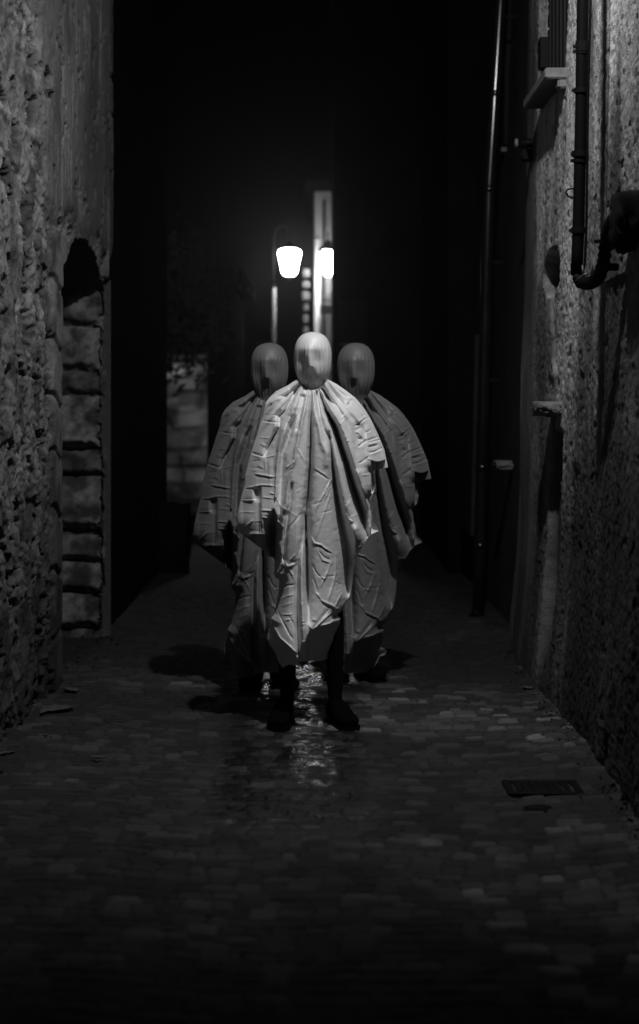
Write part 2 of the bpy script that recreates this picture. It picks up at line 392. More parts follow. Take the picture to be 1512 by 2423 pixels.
    s = MB(); s.box((xw+.0-off[0], 10.50-off[1], 3.135), (.24, 1.06, .055), bev=.008)
    s.box((xw+.02-off[0], 10.03-off[1], 3.085), (.15, .10, .05), bev=.01)
    s.build('sill', M_sill, win)
right_wall()

# small ledge stone, corner lump, second ledge further back
def lump(name, c, size, label, cat, material, seed=1, n=18, cut=0.0):
    import bmesh
    bm = bmesh.new(); bmesh.ops.create_cube(bm, size=1); bmesh.ops.subdivide_edges(bm, edges=bm.edges[:], cuts=7, use_grid_fill=True)
    rnd = random.Random(seed)
    for v in bm.verts:
        p = v.co.copy(); q = p.normalized()*.56
        p = p.lerp(q, .28)
        nx = float(fbm(np.array([p.x*4+seed]), np.array([p.y*4+p.z*3]), seed, 3)[0])-.5
        ny = float(fbm(np.array([p.z*5+seed]), np.array([p.x*4+p.y*3]), seed+3, 3)[0])-.5
        low = 1 if p.z < .2 else .25
        p += Vector((nx, ny, nx-ny))*.34*low
        p.z -= cut*max(0, -p.x)*.5
        v.co = Vector((p.x*size[0], p.y*size[1], p.z*size[2]))
    me = bpy.data.meshes.new(name); bm.to_mesh(me); bm.free()
    o = link(name, me, material, None, True); o.location = c
    tag(o, label, cat); return o
lump('ledge_stone', (1.175, 10.12, 1.455), (.17, .42, .07), 'small pale stone ledge sticking out of the roughcast wall at head height', 'stone ledge', M_sill, 5)
lump('ledge_stone', (1.20, 13.05, 1.07), (.12, .2, .06), 'dim stub of stone ledge beside the tall glossy downpipe', 'stone ledge', M_sill, 9)
# hinge stub near the corner
t = empty('wall_bracket', (1.235, 11.5, 2.98)); tag(t, 'short stubby bracket with a pale round cap on the corner of the roughcast house', 'bracket')
m = MB(); m.tube([(.04, 0, 0), (-.09, 0, 0)], .028, 10); m.build('stub', M_iron, t, True)
m = MB(); m.tube([(-.085, 0, -.0), (-.10, 0, 0), (-.108, 0, 0)], [.022, .028, .02], 12); m.build('cap', M_sill, t, True)
m = MB(); m.box((-.02, 0, -.07), (.11, .09, .07), bev=.01); m.build('foot', M_iron, t)

# ------------------------------------------------------------------ near black pipe, cable, elbow, box, hook, lantern
def wallx(z): return 1.165+LEAN*z
Pd = 8.42
t = empty('drainpipe', (wallx(2)-.05, Pd, 2.0)); tag(t, 'thin black iron drainpipe with clamp rings on the bright roughcast wall', 'drainpipe')
def pl(px, py, d=Pd): return at(px, py, d)-t.location
m = MB(); m.tube([pl(1382, -330), pl(1379, 0), pl(1374, 300), pl(1368, 560), pl(1366, 600), pl(1364, 652)], .0255, 14); m.build('pipe', M_rubber, t, True)
for y, r_, hh in ((98, .031, 24), (116, .029, 12), (208, .032, 12), (357, .036, 14), (376, .030, 9), (538, .032, 14)):
    m = MB(); x = 1381-(y/650)*15; m.tube([pl(x, y), pl(x, y+hh)], r_, 14); m.box(pl(x-14, y+hh/2)+Vector((.0, 0, 0)), (.03, .02, .012)); m.build('clamp', M_iron, t, False)
m = MB(); m.tube([pl(1404, -330, 8.36), pl(1396, 60, 8.36), pl(1392, 200, 8.36), pl(1390, 330, 8.37), pl(1388, 520, 8.36), pl(1384, 620, 8.36), pl(1376, 655, 8.36)], .0055, 8)
m.build('cable', M_rubber, t, True)
t = empty('cable_conduit', (1.18, 7.9, 1.98)); tag(t, 'fat black corrugated conduit curling up from the foot of the drainpipe to the dark bundle', 'conduit')
pts2 = [(1362, 655, 8.40), (1376, 668, 8.36), (1398, 669, 8.25), (1416, 655, 8.15), (1428, 620, 8.05), (1433, 580, 8.0), (1440, 545, 7.95), (1455, 517, 7.88), (1480, 500, 7.8)]
P = [at(*p)-t.location for p in pts2]
# smooth through the points
def catmull(P, n=6):
    out = []
    for i in range(len(P)-1):
        a, b, c, d_ = P[max(i-1, 0)], P[i], P[i+1], P[min(i+2, len(P)-1)]
        for k in range(n):
            s = k/n; out.append(.5*((2*b)+(c-a)*s+(2*a-5*b+4*c-d_)*s*s+(3*b-3*c+d_-a)*s**3))
    out.append(P[-1]); return out
P = catmull(P, 10)
m = MB(); m.tube(P, [.026+.0035*math.sin(i*1.6)-.012*max(0, 1-i/9) for i in range(len(P))], 14); m.build('hose', M_rubber, t, True)
m = MB(); m.box(at(1420, 571, 8.0)-t.location, (.05, .02, .016), bev=.003); m.build('clamp', M_iron, t)
m = MB(); m.box(at(1449, 632, 8.0)-t.location, (.05, .02, .03), bev=.003); m.build('clamp', M_iron, t)
m = MB(); m.tube([at(1362, 667, 8.36)-t.location, at(1372, 658, 8.34)-t.location, at(1380, 651, 8.33)-t.location, at(1392, 647, 8.32)-t.location], .005, 8)
m.tube([at(1378, 628, 8.34)-t.location, at(1380, 651, 8.33)-t.location], .0045, 8); m.build('tie_wire', M_zinc, t, True)
o = lump('cable_bundle', at(1500, 520, 7.72)+Vector((0.0, 0, 0)), (.17, .30, .21), 'black wrapped cable bundle bulging from the wall at the right edge', 'cable bundle', M_black, 21)
t = empty('iron_hook', at(1350, 455, 8.75)); tag(t, 'small curled iron hook left of the black drainpipe', 'hook')
hk = [(1362, 449), (1352, 446), (1342, 449), (1338, 457), (1344, 460)]; hk2 = [(1362, 468), (1352, 468), (1343, 463), (1339, 459)]
m = MB(); m.tube([at(a, b, 8.72)-t.location for a, b in hk], .004, 8); m.tube([at(a, b, 8.72)-t.location for a, b in hk2], .004, 8); m.build('hook', M_iron, t, True)
m = MB(); m.tube([at(1362, 449, 8.72)-t.location, at(1366, 458, 8.72)-t.location, at(1362, 468, 8.72)-t.location], .004, 8); m.build('eye', M_iron, t, True)

# the lantern that lights the alley (just above the frame)
t = empty('wall_lantern', (wallx(4.9), LAMP.y, 4.95)); tag(t, 'enamelled shade lamp on an iron arm above the frame, lighting the alley', 'lamp')
m = MB(); L0 = Vector((LAMP.x-t.location.x, 0, LAMP.z-4.95))
m.tube([(0.03, 0, .25), (-.2, 0, .38), (-.45, 0, .36), (L0.x, 0, .28), (L0.x, 0, L0.z+.16)], .014, 10); m.build('arm', M_iron, t, True)
m = MB(); m.lathe((0.03, 0, .25), [(.05, -.02), (.05, .02)], 14); m.build('wall_plate', M_iron, t)
m = MB(); sh = []
prof = [(.02, .17), (.05, .15), (.07, .10), (.16, .06), (.21, .035)]
n = 28; V = [L0+Vector((r_*math.cos(2*math.pi*j/n), r_*math.sin(2*math.pi*j/n), z_)) for r_, z_ in prof for j in range(n)]
fs = [(i*n+j, i*n+(j+1) % n, (i+1)*n+(j+1) % n, (i+1)*n+j) for i in range(len(prof)-1) for j in range(n)]
m.add(V, fs); m.build('shade', M_iron, t, True)
ld = bpy.data.lights.new('alley_lamp', 'SPOT'); ld.energy = LAMP_POWER*10; ld.spot_size = R(LAMP_SIZE); ld.spot_blend = LAMP_BLEND; ld.shadow_soft_size = .06
lo = bpy.data.objects.new('bulb', ld); COL.objects.link(lo); lo.parent = t; lo.location = L0; lo.rotation_euler = (R(LAMP_TILT), 0, R(12))

# ------------------------------------------------------------------ tall glossy downpipe
t = empty('downpipe', at(1130, 1462, 13.6)); tag(t, 'tall glossy painted downpipe with a bright streak, beyond the roughcast house', 'downpipe')
def q(px, py, d=13.6): return at(px, py, d)-t.location
def pxl(y): return np.interp(y, [-400, 0, 450, 1110, 1465], [1201, 1185, 1157, 1140, 1131])
m = MB(); m.tube([q(pxl(y), y) for y in (-400, -100, 0, 150, 300, 440, 455, 700, 900, 1110, 1300, 1445)], .040, 24); m.build('pipe', M_pipe, t, True)
for y in (222, 448, 1105, 1290):
    m = MB(); m.tube([q(pxl(y), y-7), q(pxl(y), y+7)], .046, 24); m.build('collar', M_pipe, t, True)
m = MB(); m.tube([q(1131, 1440), q(1130, 1455), q(1122, 1466, 13.5)], [.042, .046, .05], 18); m.build('boot', M_iron, t, True)
for y in (40, 620, 900):
    m = MB(); m.box(q(pxl(y)+10, y)+Vector((.04, 0, 0)), (.09, .02, .02)); m.build('bracket', M_iron, t)

# ================================================================== OTHER HOUSES
def house(name, x0, x1, y0, y1, h, label, material, cat='house', lean=0., extra=None, rough=.02):
    t = empty(name, ((x0+x1)/2, (y0+y1)/2, 0)); tag(t, label, cat)
    # subdivided slightly uneven walls
    V = []; F = []; c = t.location
    def face(p0, ux, uz, n1, n2, nrm, sd):
        b = len(V)
        for i in range(n2+1):
            for j in range(n1+1):
                p = Vector(p0)+Vector(ux)*(j/n1)+Vector(uz)*(i/n2)
                k = rough*(float(fbm(np.array([p.x*3+p.y*3.0]), np.array([p.z*2.0]), sd, 3)[0])-.5)*(0 if i == 0 or j in (0, n1) else 1)
                p += Vector(nrm)*k; p.x += lean*p.z
                V.append(p-c)
        for i in range(n2):
            for j in range(n1):
                a = b+i*(n1+1)+j; F.append((a, a+1, a+n1+2, a+n1+1))
    sd = hash(label) % 97 if False else len(label)
    face((x0, y0, -.03), (x1-x0, 0, 0), (0, 0, h), 14, 40, (0, -1, 0), sd)
    face((x1, y0, -.03), (0, y1-y0, 0), (0, 0, h), 24, 40, (1, 0, 0), sd+1)
    face((x1, y1, -.03), (x0-x1, 0, 0), (0, 0, h), 8, 8, (0, 1, 0), sd+2)
    face((x0, y1, -.03), (0, y0-y1, 0), (0, 0, h), 24, 40, (-1, 0, 0), sd+3)
    V2 = V; me = bpy.data.meshes.new('wall'); me.from_pydata(V2, [], F); me.update()
    link('wall', me, material, t, True)
    m = MB(); m.box((lean*h, 0, h+.05), (x1-x0+.3, y1-y0+.3, .16)); m.v = [(v[0], v[1], v[2]+(.5 if abs(v[0]-lean*h) < .001 else 0)) for v in m.v]; m.build('roof', M_nearblack, t)
    return t
def win(t, c, size, axis='y', pane=True):
    c = Vector(c)-t.location; m = MB()
    sx, sz = size; b = .05
    def bx(dx, dz, wx, wz, th, off=0):
        if axis == 'y': m.box(c+Vector((dx, off, dz)), (wx, th, wz))
        else: m.box(c+Vector((off, dx, dz)), (th, wx, wz))
    for s in (-1, 1): bx(s*sx/2, 0, b, sz+b, .06); bx(0, s*sz/2, sx-b, b, .06)
    bx(0, 0, .03, sz-b, .04)
    f = m.build('window', M_wood, t)
    m = MB(); bx(0, 0, sx-b, sz-b, .02); m.build('pane', M_wood, f)
    m = MB(); bx(0, -sz/2-.06, sx+.0, .03, .10); m.build('sill', M_midwall, f)
h1 = house('set_back_house', 1.24, 3.2, 11.99, 17.0, 7.5, 'dark set back house wall behind the glossy downpipe', M_darkwall, lean=.03)
win(h1, (1.235+.03*3.9, 14.6, 3.9), (.7, 1.1), 'x')
# pale plaster pilaster on it
m = MB(); c = h1.location
m.add([Vector(p)-c for p in [(1.165, 15.35, .45), (1.165, 16.3, .45), (1.20, 16.3, 2.0), (1.20, 15.35, 2.0)]]+[Vector(p)-c for p in [(1.30, 15.35, .45), (1.30, 16.3, .45), (1.34, 16.3, 2.0), (1.34, 15.35, 2.0)]],
      [(0, 3, 2, 1), (4, 5, 6, 7), (0, 1, 5, 4), (3, 7, 6, 2), (0, 4, 7, 3), (1, 2, 6, 5)])
m.build('pilaster', M_darkwall, h1)
h2 = house('narrow_house', .16, 3.2, 21.5, 27.2, 9.0, 'tall black gable jutting into the alley right of the second lantern', M_nearblack)
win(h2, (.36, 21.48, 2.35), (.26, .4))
h3 = house('alley_house', 1.1, 3.3, 17.02, 21.46, 8.0, 'dark house wall closing the right side of the alley behind the pale pilaster', M_nearblack)
h4 = house('neighbour_house', -3.6, -1.37, 12.98, 17.9, 7.5, 'black house front beyond the stone doorway, left of the alley', M_nearblack)
h5 = house('pillar_house', -1.24, -.99, 22.0, 26.0, 2.8, 'slim dark house end between the lit far wall and the lamp post', M_nearblack)
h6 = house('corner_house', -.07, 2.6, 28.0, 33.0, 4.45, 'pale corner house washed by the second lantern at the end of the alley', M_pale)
m = MB(); c = h6.location
for k in range(14):
    z0 = 1.1+.16*k; wd = .075+.045*((k*7919) % 10)/10
    m.box(Vector((-.19, 27.9, z0+.08))-c, (wd, .3, .10+.04*((k*31) % 7)/7), bev=.025)
m.build('quoin_strip', M_sill, h6)
m = MB(); m.tube([Vector((-.03, 27.94, 0))-c, Vector((-.03, 27.94, 3.75))-c], .042, 14); m.build('downpipe', M_white, h6, True)
m = MB(); m.tube([Vector((.06, 27.95, 1.2))-c, Vector((.06, 27.95, 4.3))-c], .018, 10); m.build('cable', M_iron, h6, True)
# flower box on the corner house
t = empty('window_box', at(768, 722, 27.7)); tag(t, 'dark flower box with a plant hanging under the second lantern', 'flower box')
m = MB(); m.box((0.03, 0, -.06), (.19, .16, .12), bev=.01); m.build('box', M_wood, t)
rnd = random.Random(4); m = MB()
for k in range(60):
    a = rnd.uniform(0, 6.28); p = Vector((.03+rnd.gauss(0, .05), rnd.gauss(0, .04), .02+abs(rnd.gauss(0, .05)))); s = .025
    m.add([p, p+Vector((s*math.cos(a), s*math.sin(a), s*.6)), p+Vector((0, s*.4, s*1.3)), p+Vector((-s*.6*math.sin(a), s*.3, s*.5))], [(0, 1, 2, 3)])
m.build('leaves', M_leaf, t)
m = MB(); m.lathe((0, 0, 0), [(.035, -.03), (.045, 0), (.03, .03)], 12); o = m.build('insulator', M_pale, None, True); o.location = at(786, 480, 27.9)
tag(o, 'tiny pale porcelain insulator high on the corner house', 'insulator')

# far lit wall of coursed stone, left
def far_wall():
    off = np.array([-2.6, 30.0, 0])
    x = np.arange(-4.4, -1.38, .02); z = np.arange(-.03, 2.1, .02); Z, X = np.meshgrid(z, x, indexing='ij')
    zz_ = Z/.27+.25*np.sin(X*2)+.5*(vn(X*2.5, Z*3, 8)-.5); row = np.floor(zz_); fz = zz_-row; u = X/.55+.3*(vn(X*3, Z*3, 9)-.5)+_h(row, row*0, 5)*3; cu = np.floor(u); fu = u-cu
    e = np.minimum(np.minimum(fz, 1-fz)*.19, np.minimum(fu, 1-fu)*.42); h = .04*sst(0, .03, e)+.03*(fbm(X*6, Z*6, 3, 3)-.5)
    tone = (.35+.45*_h(cu, row, 6))*(.55+.45*sst(.005, .05, e))*(.45+1.1*sst(.3,.7,fbm(X*3, Z*4, 12, 4)))*(.35+.65*sst(-2.3, -1.75, X+.25*(Z-1)))  # lamplight painted in: stones brighter toward the upper right
    V = np.stack([X, 30-h, Z], -1).reshape(-1, 3)
    V2 = np.array([[-4.4, 30.3, -.03], [-1.1, 30.3, -.03], [-1.1, 30.3, 3.2], [-4.4, 30.3, 3.2]])
    o = link('garden_wall', npmesh('garden_wall', V-off, grid_faces(*X.shape), {'tone': tone}), M_stone, None, True); o.location = off
    tag(o, 'lamplit wall of coursed stones seen through the gap at the far left', 'wall')
    m = MB(); m.box((-.29, .17, 1.03), (3.02, .28, 2.1)); m.build('wall_core', M_darkwall, o)
    m = MB(); m.box((-.30, .1, 2.13), (3.08, .5, .08), bev=.01); m.build('coping', M_sill, o)
far_wall()
t = empty('stone_block', (-1.28, 17.3, 0)); 
bpy.data.objects.remove(t)
lump('stone_block', (-1.32, 17.2, .29), (.42, .5, .62), 'dark rounded mounting block at the foot of the black house front', 'stone block', M_nearblack, 33)

# lanterns
def lantern_parts(t, z0, emat, s=1.0, n=6):
    m = MB(); m.lathe((0, 0, z0), [(.085*s, 0), (.145*s, .26*s)], n, .3); m.build('glass', emat, t)
    m = MB(); m.lathe((0, 0, z0+.262*s), [(.155*s, 0), (.15*s, .012*s), (.06*s, .10*s), (.02*s, .12*s)], n, .3); m.build('cap', M_iron, t)
    m = MB(); m.lathe((0, 0, z0-.05*s), [(.012*s, -.03*s), (.03*s, 0), (.07*s, .03*s), (.086*s, .048*s)], 10); m.build('finial', M_iron, t, True)
E1 = emis('lamp_glass', 80.0)
LA = at(685, 645, 26.0)
t = empty('lamp_post', (at(648, 645, 26.0).x, 26.0, 0)); tag(t, 'slim lamp post whose glowing lantern hangs left of the alley end', 'street lamp')
m = MB(); zt = LA.z+.62; lx = LA.x-t.location.x
m.tube([(0, 0, 0), (0, 0, 1), (0, 0, LA.z-.2)], [.045, .034, .03], 14); m.build('post', M_zinc, t, True)
m = MB(); m.tube([(0, 0, LA.z-.2), (0, 0, zt-.2), (.03, 0, zt-.06), (.10, 0, zt), (lx-.03, 0, zt-.03), (lx, 0, zt-.12), (lx, 0, LA.z+.38)], .012, 10); m.build('arm', M_nearblack, t, True)
e = empty('lantern', (lx, 0, LA.z)); e.parent = t
m = MB(); m.lathe((lx, 0, LA.z), [(.03, -.035), (.07, -.03), (.092, 0), (.120, .13), (.146, .25), (.140, .278), (.11, .298), (.05, .31)], 16, .3); m.build('glass', E1, t)
m = MB(); m.lathe((lx, 0, LA.z+.312), [(.12, -.004), (.10, .012), (.05, .05), (.02, .09)], 12, .3); m.build('cap', M_nearblack, t)
m = MB(); m.lathe((lx, 0, LA.z-.09), [(.010, -.02), (.03, 0), (.045, .03), (.05, .048)], 10); m.build('finial', M_zinc, t, True)
bpy.data.objects.remove(e)
LB = at(776, 645, 27.4)
t = empty('bracket_lantern', LB+Vector((0.0, .0, 0))); tag(t, 'second glowing lantern on a bracket against the pale corner house', 'wall lantern')
m = MB(); m.lathe((0, 0, .0), [(.03, -.05), (.06, 0), (.088, .14), (.092, .22), (.05, .36), (.03, .39)], 12, .3); m.build('glass', E1, t)
m = MB(); m.lathe((0, 0, .402), [(.15, -.10), (.10, -.03), (.055, 0), (.02, .06)], 12); m.build('cap', M_iron, t)
m = MB(); m.lathe((0, 0, -.05), [(.01, -.02), (.03, 0), (.04, .028)], 8); m.build('finial', M_iron, t)
m = MB(); m.tube([(0, 0, .46), (0, .1, .56), (0, .3, .58), (0, .6, .45)], .014, 8); m.build('bracket', M_iron, t, True)
for nm, p, e in (('lantern_bulb', Vector((LA.x, 25.72, LA.z+.1)), 90), ('lantern_bulb', LB+Vector((-.22, -.1, .1)), 60)):
    pass

# ------------------------------------------------------------------ tree behind the black house front
def tree():
    t = empty('tree', (-2.15, 20.6, 0)); tag(t, 'dark leafy tree whose twigs overhang the lamplit far wall', 'tree')
    rnd = random.Random(8); m = MB()
    m.tube([(0, 0, -.05), (.03, 0, .8), (-.04, .05, 1.7), (.05, .1, 2.6), (.1, .1, 4)], [.13, .10, .085, .06, .03], 10)
    tips = []
    for k in range(22):
        z0 = rnd.uniform(1.5, 3.6); a = rnd.uniform(0, 6.28); l = rnd.uniform(.7, 1.5)
        p0 = Vector((0, .05, z0)); p1 = p0+Vector((math.cos(a)*l*.5, math.sin(a)*l*.5, .35)); p2 = p0+Vector((math.cos(a)*l, math.sin(a)*l, rnd.uniform(.0, .7)))
        m.tube([p0, p1, p2], [.03, .018, .006], 6); tips += [p1.lerp(p2, .5), p2]
    for a, l, z in ((-.15, .75, 1.9), (.15, .85, 2.1), (-.35, .7, 2.25), (.0, 1.0, 2.6)):
        p0 = Vector((0, 0, z)); p2 = p0+Vector((l*math.cos(a), l*math.sin(a), .05)); m.tube([p0, p0.lerp(p2, .5)+Vector((0, 0, .12)), p2], [.02, .012, .005], 6); tips += [p0.lerp(p2, .6), p2, p2]
    m.build('trunk', M_bark, t, True)
    m = MB()
    for tp in tips:
        for k in range(80):
            p = tp+Vector((rnd.gauss(0, .20), rnd.gauss(0, .20), rnd.gauss(0, .17)))
            a = Vector((rnd.gauss(0, 1), rnd.gauss(0, 1), rnd.gauss(0, 1))).normalized(); b = a.orthogonal().normalized(); s = rnd.uniform(.035, .06)
            m.add([p-a*s, p+b*s*.45, p+a*s, p-b*s*.45], [(0, 1, 2, 3)])
    m.build('crown', M_leaf, t)
tree()

# ------------------------------------------------------------------ things on the ground
t = empty('drain_grate', (.855, 7.63, .008)); tag(t, 'black square drain grate let into the setts by the right wall', 'drain grate')
m = MB(); W, H = .26, .23
for s in (-1, 1): m.box((s*W/2, 0, 0), (.03, H+.03, .02), bev=.003); m.box((0, s*H/2, 0), (W-.03, .03, .02), bev=.003)
m.build('frame', M_iron, t)
m = MB()
for k in range(7): m.box((-W/2+.04+k*.03, 0, -.001), (.027, H-.03, .016), bev=.002)
m.build('bars', M_iron, t)
m = MB(); m.box((0, 0, -.006), (W, H, .006)); m.build('pit', M_rubber, t)
t = empty('valve_cover', (.80, 7.27, .004)); tag(t, 'small round iron valve cover in front of the square grate', 'valve cover')
m = MB(); m.lathe((0, 0, 0), [(.062, -.02), (.062, .004), (.055, .006)], 24); m.build('ring', M_iron, t)
m = MB(); m.lathe((0, 0, .002), [(.048, 0), (.048, .006), (.02, .008)], 20); m.build('lid', M_iron, t)
def leaf(px, py, s, seed, label):
    d = 1.5*FP/(py-HZ); p = at(px, py, d); rnd = random.Random(seed); m = MB()
    n = 9; c = []
    for i in range(n+1):
        u = i/n; wv = math.sin(math.pi*u)**.7*(.32+.08*math.sin(u*22))*s; zz = .012+.3*s*(u-.5)**2*rnd.uniform(.6, 1.6)
        c += [Vector(((u-.5)*s*1.5, -wv, zz+wv*.4)), Vector(((u-.5)*s*1.5, 0, zz)), Vector(((u-.5)*s*1.5, wv, zz+wv*.5))]
    F = []
    for i in range(n):
        for j in range(2): a = i*3+j; F.append((a, a+1, a+4, a+3))
    m.add(c, F); o = m.build('dead_leaf', M_bark, None, True); o.location = (p.x, p.y, .012); o.rotation_euler = (0, 0, seed)
    so = o.modifiers.new('t', 'SOLIDIFY'); so.thickness = .002
    tag(o, label, 'leaf', 'dead leaves on the setts')
leaf(135, 1697, .16, 1, 'largest dead leaf on the setts by the left wall')
leaf(170, 1648, .10, 2, 'dark flat leaf just behind the largest leaf by the left wall')
leaf(98, 1755, .05, 3, 'tiny leaf scrap in front of the largest leaf at left')
leaf(12, 1800, .08, 4, 'dead leaf at the very left edge against the wall foot')
leaf(1249, 1641, .07, 5, 'dead leaf lying near the foot of the right wall')
leaf(230, 1808, .05, 6, 'thin curled leaf on pale setts left of the puddle glints')
rnd = random.Random(77); m = MB()
for k in range(900):
    sd_ = rnd.random() < .5; y_ = rnd.uniform(6.2, 12.5); x_ = (-1.30+abs(rnd.gauss(0, .05))) if sd_ else (1.13-abs(rnd.gauss(0, .045)))
    if sd_ and y_ > 10.3 and y_ < 12.4: x_ -= rnd.uniform(0, .2)
    s_ = rnd.uniform(.004, .016); P4 = [Vector((x_+rnd.uniform(-s_, s_), y_+rnd.uniform(-s_, s_), .012+rnd.uniform(0, s_))) for _ in range(4)]
    P4[3].z = .012+1.5*s_; m.add(P4, [(0, 1, 2), (0, 1, 3), (1, 2, 3), (0, 2, 3)])
o = m.build('grit', M_darkwall); tag(o, kind='stuff')
# ================================================================== PEOPLE UNDER SHEETS
S = .0004646                      # metres per unit of the sheet's pattern drawing
X0, Y0 = 762., 3970.
LEFT_UP = [(605,530),(520,590),(400,650),(330,715),(298,765),(283,820),(268,900),(240,980),(212,1070),(186,1150),(160,1230),(140,1300),(115,1400),(96,1480),(84,1590),(50,1720),(20,1860),(10,1960),(40,2045)]
HEM_L = [(40,2045),(130,2115),(275,2228),(325,2265),(385,2318)]
LEFT_LO = [(385,2318),(384,2400),(378,2450),(392,2490),(432,2515),(425,2620),(405,2740),(385,2830),(350,2890),(358,2945),(322,3020),(318,3090),(326,3150)]
HEM = [(326,3150),(400,3245),(430,3330),(470,3375),(485,3355),(530,3325),(600,3322),(640,3285),(700,3292),(800,3300),(900,3293),(935,3276)]
RIGHT_LO = [(935,3276),(985,3195),(1000,3155),(1052,3142),(1066,3092),(1004,3058),(1028,2990),(1042,2880),(1012,2850),(1060,2810),(1092,2728),(1130,2668),(1158,2520),(1165,2420),(1190,2288)]
HEM_R = [(1190,2288),(1240,2190),(1290,2110),(1345,2062)]
RIGHT_MID = [(1345,2062),(1415,2030),(1395,1990),(1360,1940),(1332,1820),(1320,1705),(1368,1640),(1382,1560),(1362,1480),(1350,1448)]
HEM_S = [(1350,1448),(1400,1424),(1505,1402)]
RIGHT_UP = [(1505,1402),(1500,1370),(1486,1310),(1470,1230),(1440,1155),(1402,1065),(1362,980),(1322,900),(1282,838),(1232,770),(1180,712),(1100,650),(1000,580),(905,530)]
NECK = [(905,530),(880,575),(840,610),(790,635),(750,640),(700,632),(655,605),(625,570),(605,530)]
OUT = LEFT_UP[:-1]+HEM_L[:-1]+LEFT_LO[:-1]+HEM[:-1]+RIGHT_LO[:-1]+HEM_R[:-1]+RIGHT_MID[:-1]+HEM_S[:-1]+RIGHT_UP[:-1]+NECK[:-1]

def seg_dist(x, y, P, want_t=False):
    """distance to a polyline, signed side, arc parameter (in points)"""
    best = np.full(x.shape, 1e9); side = np.zeros(x.shape); tt = np.zeros(x.shape); nx = np.zeros(x.shape); ny = np.zeros(x.shape)
    for i in range(len(P)-1):
        ax, ay = P[i][0], P[i][1]; bx, by = P[i+1][0]-ax, P[i+1][1]-ay; L2 = bx*bx+by*by+1e-9
        t = np.clip(((x-ax)*bx+(y-ay)*by)/L2, 0, 1); qx, qy = ax+t*bx, ay+t*by
        d = np.hypot(x-qx, y-qy); m = d < best
        best = np.where(m, d, best); side = np.where(m, np.sign(bx*(y-ay)-by*(x-ax)), side); tt = np.where(m, i+t, tt)
        nx = np.where(m, qx, nx); ny = np.where(m, qy, ny)
    return best, side, tt, nx, ny
def inside(x, y, P):
    c = np.zeros(x.shape, bool); n = len(P)
    for i in range(n):
        x1, y1 = P[i]; x2, y2 = P[(i+1) % n]
        if y1 == y2: continue
        cond = ((y1 > y) != (y2 > y)) & (x < (x2-x1)*(y-y1)/(y2-y1)+x1); c ^= cond
    return c
# folds: (points (x, y[, width, height]), width, height, kind)
G = []
def g(pts, w=10, a=10, kind='g', taper=True): 
    if len(pts[0]) > 2: pts = [(p[0], p[1], p[2], p[3]*(1.9 if 0 < p[3] < 40 else 2.6 if -40 < p[3] < 0 else 1.15)) for p in pts]
    G.append((pts, w, a*(1 if len(pts[0]) > 2 else (.5 if max(p[0] for p in pts) < 440 and min(p[1] for p in pts) < 2000 else .75)), kind, taper))
# the long falls from the neck
g([(736,640,10,-6),(748,760,13,-50),(746,1000,17,-120),(738,1300,20,-160),(728,1500,22,-180),(712,1700,24,-190),(694,1850,26,-190),(702,1960,27,-190),(704,2300,27,-190),(712,2600,27,-180),(728,2880,18,-60)])
g([(828,640,10,-8),(860,740,14,-60),(900,850,18,-110),(980,1010,22,-180),(1040,1200,26,-220),(1090,1350,29,-230),(1140,1530,34,-240),(1185,1680,38,-240),(1245,1840,34,-220),(1275,1990,28,-150),(1305,2070,22,-90)])
g([(920,1050,8,-14),(948,1250,13,-110),(960,1400,18,-160),(975,1560,24,-200),(1005,1760,34,-220),(1042,1960,46,-230),(1085,2160,60,-230),(1110,2360,64,-210),(1112,2560,58,-180),(1112,2690,40,-90)])
g([(560,1560,12,-12),(545,1710,14,-20),(520,1860,14,-28),(500,2010,14,-30),(488,2160,14,-28),(480,2290,14,-20)])
g([(690,1880,14,-20),(668,2050,16,-30),(640,2220,18,-45),(612,2340,20,-55),(606,2600,22,-60),(618,2900,22,-65),(624,3200,18,-40)])
g([(672,2090,26,12),(668,2400,28,26),(662,2700,28,30),(668,2950,28,30),(672,3060,24,20)])
g([(378,1826,10,-60),(372,1900,26,-150),(364,2000,34,-230),(362,2160,34,-260),(378,2310,30,-220)])
g([(360,1990,40,-60),(355,2250,40,-80)])
# left chest and sleeve
g([(598,640,12,-26),(545,750,14,-36),(480,850,13,-34),(440,888,20,-70),(432,1000,10,-22),(402,1060,13,-34),(345,1160,12,-34),(318,1215,18,-60),(298,1275,14,-40)])
g([(628,700,14,12),(584,800,24,34),(545,900,20,18),(486,1030,30,34),(462,1110,26,30),(436,1220,18,26),(420,1330,13,22),(412,1500,12,20),(402,1680,10,16)])
g([(648,700,12,-16),(606,880,15,-20),(552,980,22,-34),(528,1090,22,-30),(470,1250,22,-30),(452,1500,26,-34),(440,1800,22,-22),(430,2100,18,-14)])
g([(706,690,18,14),(684,820,20,18),(652,930,18,16),(622,1100,16,16),(602,1200,12,22),(586,1320,14,20),(556,1400,14,22),(520,1560,20,14),(505,1800,18,12)])
g([(676,700,10,-12),(640,860,12,-16),(612,1020,12,-14)])
g([(772,670,12,22),(782,850,20,18),(820,1000,20,14),(850,1150,26,14),(905,1250,34,18),(900,1360,30,10)])
g([(800,660,10,-20),(830,850,14,-20),(868,1000,14,-22),(925,1110,12,-20)])
g([(880,560,20,28),(900,610,22,34),(950,700,24,22),(1010,800,30,18),(1080,880,30,14)])
g([(905,560,12,-14),(950,640,20,-24),(1010,720,24,-26),(1060,770,18,-14)])
g([(856,628,12,-24),(905,710,20,-34),(990,790,24,-26),(1050,870,16,-14)])
g([(846,650,12,18),(930,800,22,26),(1030,960,24,22),(1110,1150,26,20),(1180,1400,30,24),(1250,1620,34,26),(1320,1800,24,26),(1372,1960,16,20)])
